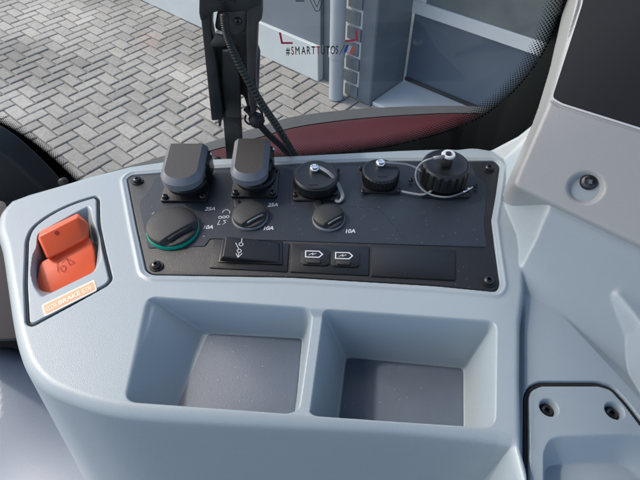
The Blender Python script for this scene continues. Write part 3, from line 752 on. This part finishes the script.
lathe('lever_hole', PL(57, 233, P(38.5, 236.5, .010), gn) - gn * .0006, [(.0019, 0), (.0019, .0007), (.0006, .0007)], M['redmark'], lv, n=gn, seg=24)
p0_, n0_ = plate[0], None
pa, pb, pc = P(90, 236, -.004), P(93, 271, -.013), P(40, 298, -.014)
n0_ = (pb - pa).cross(pc - pa).normalized(); n0_ = n0_ if n0_.z > 0 else -n0_
pfL = PF(lambda x, y: PL(x, y, pa, n0_) + n0_ * .00012, n0_)
strokes('lever_symbol', [[(57, 261), (58, 272)], [(62, 271), (60, 268), (62, 265.5), (65, 266), (66, 269), (64, 271.5), (62, 271)], [(61, 262), (66, 258), (74, 262)], [(66, 258), (70, 265), (75, 262.5)], [(57, 262), (61, 259)]], .0005, 0, M['redmark'], lv, pf=pfL)

# ================================================================== SWITCH PANEL
ZP = -.0006
cpn = thing('switch_panel', P(310, 225, ZP), 'black screwed down panel of power sockets, connector caps and switches on the console', 'control panel')
pp = pz([(a, b) for a, b in pan_px], ZP, .0035, 5)
ctr = sum(pp, Vector()) / len(pp); pp = [p + (ctr - p).normalized() * .0007 for p in pp]
base = prism('base_plate', pp, (0, 0, -.003), M['panel'], cpn, .0005, 2, 40)
ZF = ZP + .0007
face_px = [(148, 248), (139, 205), (141, 199), (146, 194), (151, 187), (153, 180), (158, 176.5), (300, 167), (400, 164.8), (468, 165), (473, 168), (476, 176), (482, 180), (487, 185), (486, 205), (484, 222), (487, 247), (300, 241), (210, 238.5), (205, 246)]
fp = prism('face_sheet', round_poly([P(a, b, ZF) for a, b in face_px], .0022, 4), (0, 0, -.0014), M['face'], cpn, .0003, 1, 40)
for (a, b) in ((137.5, 181.5), (156.5, 266.5), (488.5, 169.5), (488, 282)):
    c = P(a, b, ZP); s_ = torx(c + Vector((0, 0, .0022)), .0039, base); washer(c, .0056, s_, m=M['black'], h=.0012)
# fine engraved outline on the face
for q_ in ([(345, 206.5), (372, 207), (380, 210), (386, 216), (405, 240)], [(293, 170), (290, 175), (290, 205), (304, 206)]): strokes('engraved_line', [q_], .0005, ZF + .00006, M['rubber'], fp)
# modules along the lower strip
def module(pxs, name, m=None, h=.0012):
    z = ZP + h; return prism(name, round_poly([P(a, b, z) for a, b in pxs], .0008, 3), (0, 0, -h - .001), m or M['black'], cpn, .0004, 2, 40)
def label(o, s): o['label'] = s; return o
rk = module([(213.5, 240), (289, 243), (287, 271.5), (209, 267.5)], 'rocker_switch')
zr = ZP + .0013
rim_ = hull('rocker_rim', [P(a, b, z) for a, b, z in [(222, 239, zr + .001), (282, 242, zr + .001), (282.5, 264.5, zr + .001), (218.5, 262, zr + .001), (221, 238.5, zr - .002), (283, 241.5, zr - .002), (284, 265.5, zr - .002), (217, 263, zr - .002)]], M['black'], rk, .0006, 2)
rA, rB, rC = P(226, 236, zr + .0072), P(279, 243, zr + .0022), P(222.5, 256.5, zr + .0068)
rn = (rB - rA).cross(rC - rA).normalized(); rn = rn if rn.z > 0 else -rn
rc = hull('rocker', [rA, rB, rC, PL(278.6, 262, rA, rn)] + [P(a, b, zr) for a, b in [(223.5, 241), (280.4, 243), (280.8, 263.4), (219.5, 261.5)]], M['black'], rk, .0022, 6)
pfR = PF(lambda x, y: PL(x, y, rA, rn) + rn * .00015, rn)
def circ(cx, cy, r, rz=.8): return [(cx + r * math.cos(a / 8 * 2 * math.pi), cy + r * rz * math.sin(a / 8 * 2 * math.pi)) for a in range(9)]
strokes('rocker_symbol', [[(242, 238.6), (241.5, 242)], circ(241, 244.4, 2.1), [(235.8, 243), (238.6, 248.8)], circ(239.2, 251, 2.1), [(238.8, 253.2), (238, 257.5)], [(236, 253.6), (238, 257.5), (242, 253.6)]], .0006, 0, M['white'], rk, pf=pfR)
us = module([(292, 243.2), (369, 246.5), (368.5, 275.2), (290, 271.6)], 'usb_module')
zu = ZP + .0013
for k, (x0, y0) in enumerate(((301.5, 247.3), (331.5, 248.8))):
    pt = prism('usb_port_cover', round_poly([P(x0 + a, y0 + b, zu + .0012) for a, b in [(0, 3), (4, 0), (25, 1.0), (28.5, 4), (28, 16.5), (24, 18), (2, 17), (-1, 14)]], .0015, 4), (0, 0, -.0016), M['black'], us, .0005, 2, 40)
    prism('pull_tab', round_poly([P(x0 + a, y0 + b, zu + .0028) for a, b in [(4.5, 11), (19, 11.8), (18.5, 15.5), (5, 14.8)]], .001, 3), (0, 0, -.002), M['matte'], pt, .0004, 2, 40)
    zz = zu + .0013
    strokes('battery_symbol', [[(x0 + a, y0 + b) for a, b in [(4.2, 3.6), (17.5, 3.9), (21, 7), (17.5, 10), (4, 9.6)]]], .0010, zz, M['white'], pt, closed=True)
    strokes('bolt_symbol', [[(x0 + 7.5, y0 + 7.6), (x0 + 11.5, y0 + 5.6), (x0 + 10.8, y0 + 7.6), (x0 + 14.6, y0 + 6)]], .0005, zz + .0001, M['white'], pt)
label(module([(372, 247), (455, 250), (455, 280), (371, 275.8)], 'blank_cover', M['black'], .0014), 'plain blank cover at the right end of the switch row')

# --- big square socket covers with hinged lids
def socket_cover(cx, cy, lx0, lx1, ytop, ylip, lab):
    root = lathe('power_socket', P(cx, cy - 6, ZF), [(.0195, -.001), (.0195, .006), (.018, .0075), (.0005, .0075)], M['black'], cpn, seg=48); root['label'] = lab
    c = W[root.name].copy(); c = P(cx, cy - 3, ZF); hw = .0215
    fl = prism('flange', round_poly([c + Vector((x, y, .0028)) for x, y in ((-hw, -.0215), (hw, -.0215), (hw, .019), (-hw, .019))], .003, 4), (0, 0, -.0038), M['black'], root, .0007, 2, 40)
    for x, y in ((-.0175, -.0175), (.0175, -.0175), (.0175, .015)):
        torx(c + Vector((x, y, .0045)), .0028, root)
    lathe('collar', c + Vector((0, .003, .002)), [(.0165, 0), (.0165, .017), (.0155, .018), (.0004, .018)], M['black'], root, seg=40)
    # lid: shield outline, flat top, broad chamfer
    z1, z0 = .0285, .0185
    T = [P(lx0 + 7.5, ytop + 1.5, z1 + .004), P(lx1 - 8.5, ytop + .8, z1 + .004)]
    yl = P(cx, ylip - 2.5, z1).y; x0, x1 = T[0].x, T[1].x; yt = T[0].y; xm = (x0 + x1) / 2
    def shield(g, zf, yt_):
        h = (x1 - x0) / 2 + g; pts = [(-h, yt_), (h, yt_)]; yc = yl + h * .80 - g
        n = 16
        for i in range(n + 1):
            a = -math.pi * i / n; pts.append((h * math.cos(a) * (1 + .0), yc + (yc - yl + g) * math.sin(a)))
        return [Vector((xm + px_, py_, zf(py_))) for px_, py_ in pts]
    slope = .004 / (yt - yl)
    zt_ = lambda off: (lambda y: z1 + off + (y - yl) * slope)
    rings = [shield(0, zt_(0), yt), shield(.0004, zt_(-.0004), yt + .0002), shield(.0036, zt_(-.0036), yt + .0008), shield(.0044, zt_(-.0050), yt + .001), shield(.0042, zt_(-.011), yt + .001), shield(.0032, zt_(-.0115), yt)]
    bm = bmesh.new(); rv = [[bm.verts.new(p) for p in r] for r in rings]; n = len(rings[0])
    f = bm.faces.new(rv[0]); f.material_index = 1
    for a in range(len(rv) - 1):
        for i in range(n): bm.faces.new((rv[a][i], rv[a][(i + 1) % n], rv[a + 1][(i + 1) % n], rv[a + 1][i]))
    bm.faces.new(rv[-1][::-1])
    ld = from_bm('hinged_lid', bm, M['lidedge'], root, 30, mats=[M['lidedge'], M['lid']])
    # latch mouth below the lip, hinge barrel with pin on the right
    prism('latch', round_poly([c + Vector((x, -.0125, z)) for x, z in ((-.008, .006), (.008, .006), (.008, .015), (-.008, .015))], .001, 3), (0, .006, 0), M['rubber'], root, .0005, 2, 40)
    hb = hull('hinge_block', [Vector((x1 + .002, yt - dy, z)) for dy in (-.002, .02) for z in (.004, .026)] + [Vector((x1 + .007, yt - dy, z)) for dy in (.0, .018) for z in (.004, .022)], M['black'], root, .001, 2)
    tube('hinge_pin', [Vector((x1 + .0062, yt - .004, .023)), Vector((x1 + .0082, yt - .004, .023))], .0016, M['chrome'], hb, seg=16)
    return root
socket_cover(188, 190, 163.5, 211, 142, 181, 'left power socket with hinged lid')
socket_cover(256, 186, 231, 274, 137, 176, 'right power socket with hinged lid')
# --- flap-capped sockets
def flap(px, py, r, h, lab, ringm, tab_ang=-32):
    """low domed cap whose edge sinks into a thumb recess; coloured ring below"""
    c = P(px, py, ZF); g = lathe('socket_ring', c, [(r * 1.01, -.0005), (r * 1.02, h * .12), (r * 1.0, h * .26), (.0004, h * .28)], ringm, cpn, seg=56); g['label'] = lab
    seg = 128; rad = 44; vs = []; fs = []; ta = R(tab_ang)
    for k in range(rad + 1):
        q = k / rad
        for i in range(seg):
            a = 2 * math.pi * i / seg; x, y = q * r * .97 * math.cos(a), q * r * .97 * math.sin(a)
            z = h * (.55 + .45 * math.sqrt(max(0, 1 - (q * .97) ** 2.6)))
            s = x * math.cos(ta) + y * math.sin(ta); 
            if s > r * .52: e_ = s - r * .52; z -= h * .5 * (1 - math.exp(-(e_ / (r * .07)) ** 2)) * (1 - .55 * min(1, e_ / (r * .42)))
            vs.append(c + Vector((x, y, z)))
    for i in range(seg):
        a = 2 * math.pi * i / seg; vs.append(c + Vector((r * .97 * math.cos(a), r * .97 * math.sin(a), h * .27)))
    for k in range(rad + 1):
        for i in range(seg): j = (i + 1) % seg; fs.append((k * seg + i, k * seg + j, (k + 1) * seg + j, (k + 1) * seg + i)[::-1])
    o = mk('socket_cap', vs, fs, M['matte'], g, smooth=True)
    # lip inside the thumb recess, paler on the small caps
    u = Vector((math.cos(ta), math.sin(ta), 0)); v = Vector((-u.y, u.x, 0)); q0 = c + u * r * .60 + Vector((0, 0, h * .74))
    tube('thumb_lip', [q0 - v * r * .52 + Vector((0, 0, -.0006)), q0 - v * r * .2, q0 + v * r * .2, q0 + v * r * .52 + Vector((0, 0, -.0006))], r * .05, M['tether'] if r < .018 else M['matte'], g, seg=8)
    return g
flap(173.5, 230, .0225, .0105, 'large flap socket with green ring', M['green'], -48)
k1 = flap(250, 217.5, .0158, .009, 'small flap socket beside the trailer plug symbol', M['tether'], -52)
k2 = flap(328.5, 219.5, .0143, .009, 'small flap socket below the smooth connector cap', M['tether'], -52)
prism('hinge_tab', [P(a, b, ZF + .004) for a, b in ((313, 201), (320, 199), (324, 209), (316, 211))], (0, 0, -.004), M['black'], k2, .001, 2, 40)
prism('hinge_tab', [P(a, b, ZF + .004) for a, b in ((232, 200), (240, 199), (244, 209), (236, 211))], (0, 0, -.004), M['black'], k1, .001, 2, 40)
# --- round connector caps
def conn(px, py, r, h, lab, ribs, rib, spots, top='rivet', pin=None):
    c = P(px, py, ZF + h); c.z = ZF
    fl = prism('connector', round_poly([c + Vector((sx * r * 1.02, sy * r * 1.02, .002)) for sx, sy in ((-1, -1), (1, -1), (1, 1), (-1, 1))], .004, 5), (0, 0, -.003), M['black'], cpn, .0006, 2, 40); fl['label'] = lab
    lathe('connector_body', c, [(r * .86, 0), (r * .86, h * .3), (r * .8, h * .32)], M['black'], fl, seg=40)
    cap = lathe('connector_cap', c, [(r * .97, h * .22), (r, h * .26), (r, h * .86), (r * .97, h * .93), (r * .92, h * .985), (r * .84, h), (r * .8, h * .985), (r * .55, h * .985), (.0004, h * .99)], M['black'], fl, seg=64, ribs=ribs, rib=rib, ribz=(h * .25, h * .88), sang=25)
    for (a, b) in spots:
        torx(P(a, b, ZF + .0036), .0021, fl)
    return fl, cap, c
f1_, cap1, c1 = conn(316, 174, .0215, .0145, 'smooth round connector cap with grey tether strap', 0, 0, ((295, 194), (335, 193), (338, 170)))
f2_, cap2, c2 = conn(381, 170, .0178, .0135, 'finely ribbed round connector cap between the other two', 30, .0005, ((363, 191), (399, 190), (361, 168)))
f3_, cap3, c3 = conn(446.5, 163, .0222, .0235, 'tall coarsely ribbed connector cap at the right end', 20, .0012, ((476, 186), (411, 180)))
zt1, zt2, zt3 = ZF + .0145, ZF + .0135, ZF + .0235
def rivet(px, py, zt, parent, r=.0048, m=None):
    c = P(px, py, zt + .004); c.z = zt
    return lathe('rivet', c, [(r * 1.0, 0), (r * 1.05, .0015), (r, .0032), (r * .82, .0042), (r * .6, .0044), (r * .52, .0036), (.0003, .0034)], m or M['chrome'], parent, seg=32, sang=50)
rivet(314.5, 166.5, zt1, cap1); rivet(381, 161.5, zt2, cap2)
for cap, px, py, z in ((cap1, 313, 184, zt1), (cap2, 382, 176, zt2)):
    prism('slot', [P(px + a, py + b, z + .0001) for a, b in ((-4, -.6), (5, -.6), (5, .7), (-4, .7))], (0, 0, -.0005), M['rubber'], cap, 0)
# star socket screw, ribbed inner disc and white button on the tall cap
lathe('cap_knob', c3 + Vector((-.001, .001, .0235 - .001)), [(.0065, 0), (.006, .004), (.0045, .0075), (.0003, .0078)], M['black'], cap3, seg=32)
wb = lathe('white_button', P(448.5, 154.5, zt3 + .009), [(.0062, -.0010), (.0064, 0), (.0058, .0010), (.003, .0013), (.0028, .0008), (.0003, .0008)], M['white'], cap3, seg=32, sang=50)
lathe('button_screw', P(448.5, 154.0, zt3 + .0102), [(.0028, 0), (.0026, .0012), (.0003, .0014)], M['steel'], wb, seg=20)
# tethers
def band(name, pts, w, parent, m=None, th=.28):
    path = catmull([P(a, b, z) for a, b, z in pts], 10); return tube(name, path, w, m or M['tether'], parent, seg=12, flat=th)
band('tether_strap', [(314.5, 166, zt1 + .0026), (321, 168, zt1 + .0028), (329, 173, zt1 + .002), (336, 181, zt1 - .003), (341, 190, .006), (342.5, 197, .003), (339, 201.5, .0016), (335.5, 200, .0016)], .0019, f1_, th=.5)
band('tether_strap', [(382, 162, zt2 + .0026), (393, 163, zt2 + .003), (409, 165, zt2 + .001), (423, 172, .012), (432, 182, .007), (432, 190, .004), (423, 194.5, .003), (410, 193, .003), (401, 191, .003)], .0013, f2_, th=.6)
band('tether_wire', [(441, 157.5, zt3 + .009), (432, 158.5, zt3 + .009), (423, 162, zt3 + .005), (417, 169, .022), (416, 178, .015), (421, 188, .008), (432, 195, .004), (447, 197, .003), (460, 193.5, .003), (470, 188.5, .004)], .0009, f3_, th=1)
tube('crimp_sleeve', [P(444, 156.6, zt3 + .009), P(433.5, 158.2, zt3 + .009)], .0017, M['tether'], f3_, seg=12)
tube('crimp_sleeve', [P(463, 192, .0035), P(472, 187.2, .0045)], .0016, M['chrome'], f3_, seg=12)
# --- printed markings
up_ = lambda px, py: ((P(px + 20, py - .6, 0) - P(px, py, 0)).normalized())
def ptext(s, px, py, size=.0062):
    u = up_(px, py); v = Vector((-u.y, u.x, 0)); text_mesh('amp_marking', s, P(px, py, ZF + .0001), u * .9, v, size, M['grey_print'], fp, shear=.25, fat=.03)
ptext('25A', 204.5, 210.5); ptext('10A', 202, 229); ptext('25A', 267.5, 206.5); ptext('10A', 262.5, 230); ptext('10A', 344.5, 233)
strokes('plug_symbol', [circ(220, 217.4, 1.5), circ(223.9, 217.1, 1.5), circ(227.6, 216.8, 1.5), [(219.6, 220.4), (217.6, 224.6), (220.4, 224.4)], [(226.2, 220.2), (223.6, 220.6), (225.6, 222.6), (222.8, 224.4)], [(222.5, 212.6), (224, 210.2), (227.4, 209.6), (230, 211.6), (229.6, 213.6)]], .0006, ZF + .0001, M['grey_print'], fp)
for q_ in ([(152, 214), (154, 212.5)], [(203, 236.5), (204.5, 236)], [(181, 246), (183, 245.7)]): strokes('tick_mark', [q_], .0005, ZF + .0001, M['grey_print'], fp)

# ================================================================== DISPLAY HOUSING at the right
dh = thing('display_housing', H(590, 150), 'pale grey display housing tilted up at the right with dark screen and recessed screw', 'display')
eu = (hB - hA).normalized(); ev = hN.cross(eu).normalized()
def hl(p): d = p - hA; return Vector((d.dot(eu), d.dot(ev), 0))
hout = [hl(H(a, b)) for a, b in [(513, 183), (519, 168), (545, 108), (551, 92), (565, 45), (584, -40), (820, -40), (820, 322), (640, 246.5), (516, 187.5)]]
hout = round_poly(hout, .003, 4)
us_ = np.arange(min(p.x for p in hout) - .013, .36, .001); vs_ = np.arange(min(p.y for p in hout) - .013, .42, .001); X, Y = np.meshgrid(us_, vs_)
sHo = sdf(hout, X, Y); rr_ = .0042; t = np.clip(sHo / rr_, 0, 1)
Zl = -rr_ * (1 - np.sqrt(1 - (1 - t) ** 2 * .97)) + np.clip(sHo, -.012, 0) * 3.5
c = hl(H(587, 186)); 
cw_ = hl(H(585.5, 187.5)); r = np.hypot(X - cw_.x, (Y - cw_.y)); Zl -= .008 * sm((.0145 - r) / .008)
scr = round_poly([hl(H(a, b)) for a, b in [(549.5, 98), (580, 4), (586, -40), (820, -40), (820, 198), (640, 131), (560, 106.5)]], .004, 4)
sSc = sdf(scr, X, Y); Zl -= .0022 * sm((sSc + .0018) / .0014)
nx, ny = len(us_), len(vs_)
co = [hA + eu * float(X[j, i]) + ev * float(Y[j, i]) + hN * float(Zl[j, i]) for j in range(ny) for i in range(nx)]
idx = np.arange(nx * ny).reshape(ny, nx); q = np.stack([idx[:-1, :-1], idx[:-1, 1:], idx[1:, 1:], idx[1:, :-1]], -1)[fc(sHo) > -.0115]
used, inv = np.unique(q, return_inverse=True); inv = inv.reshape(q.shape)
hc = mk('housing_cover', [co[k] for k in used], inv.tolist(), M['housing'], dh, smooth=True)
sq = H(588.5, 183, -.0078); torx(sq + hN * .0026, .0066, dh, n=hN); 
def hplate(name, pts, off, m, r=.003, th=.0008):
    return prism(name, round_poly([H(a, b, off) for a, b in pts], r, 4), hN * -th, m, dh, 0)
hplate('screen_outline', [(550.8, 98.6), (581, 4), (587, -40), (820, -40), (820, 196), (640, 129.6), (561, 104.8)], -.0012, M['white'])
hplate('screen', [(552.4, 97.4), (582.4, 4), (588.4, -40), (820, -40), (820, 192), (640, 127.4), (562, 103)], -.0009, M['screen'])
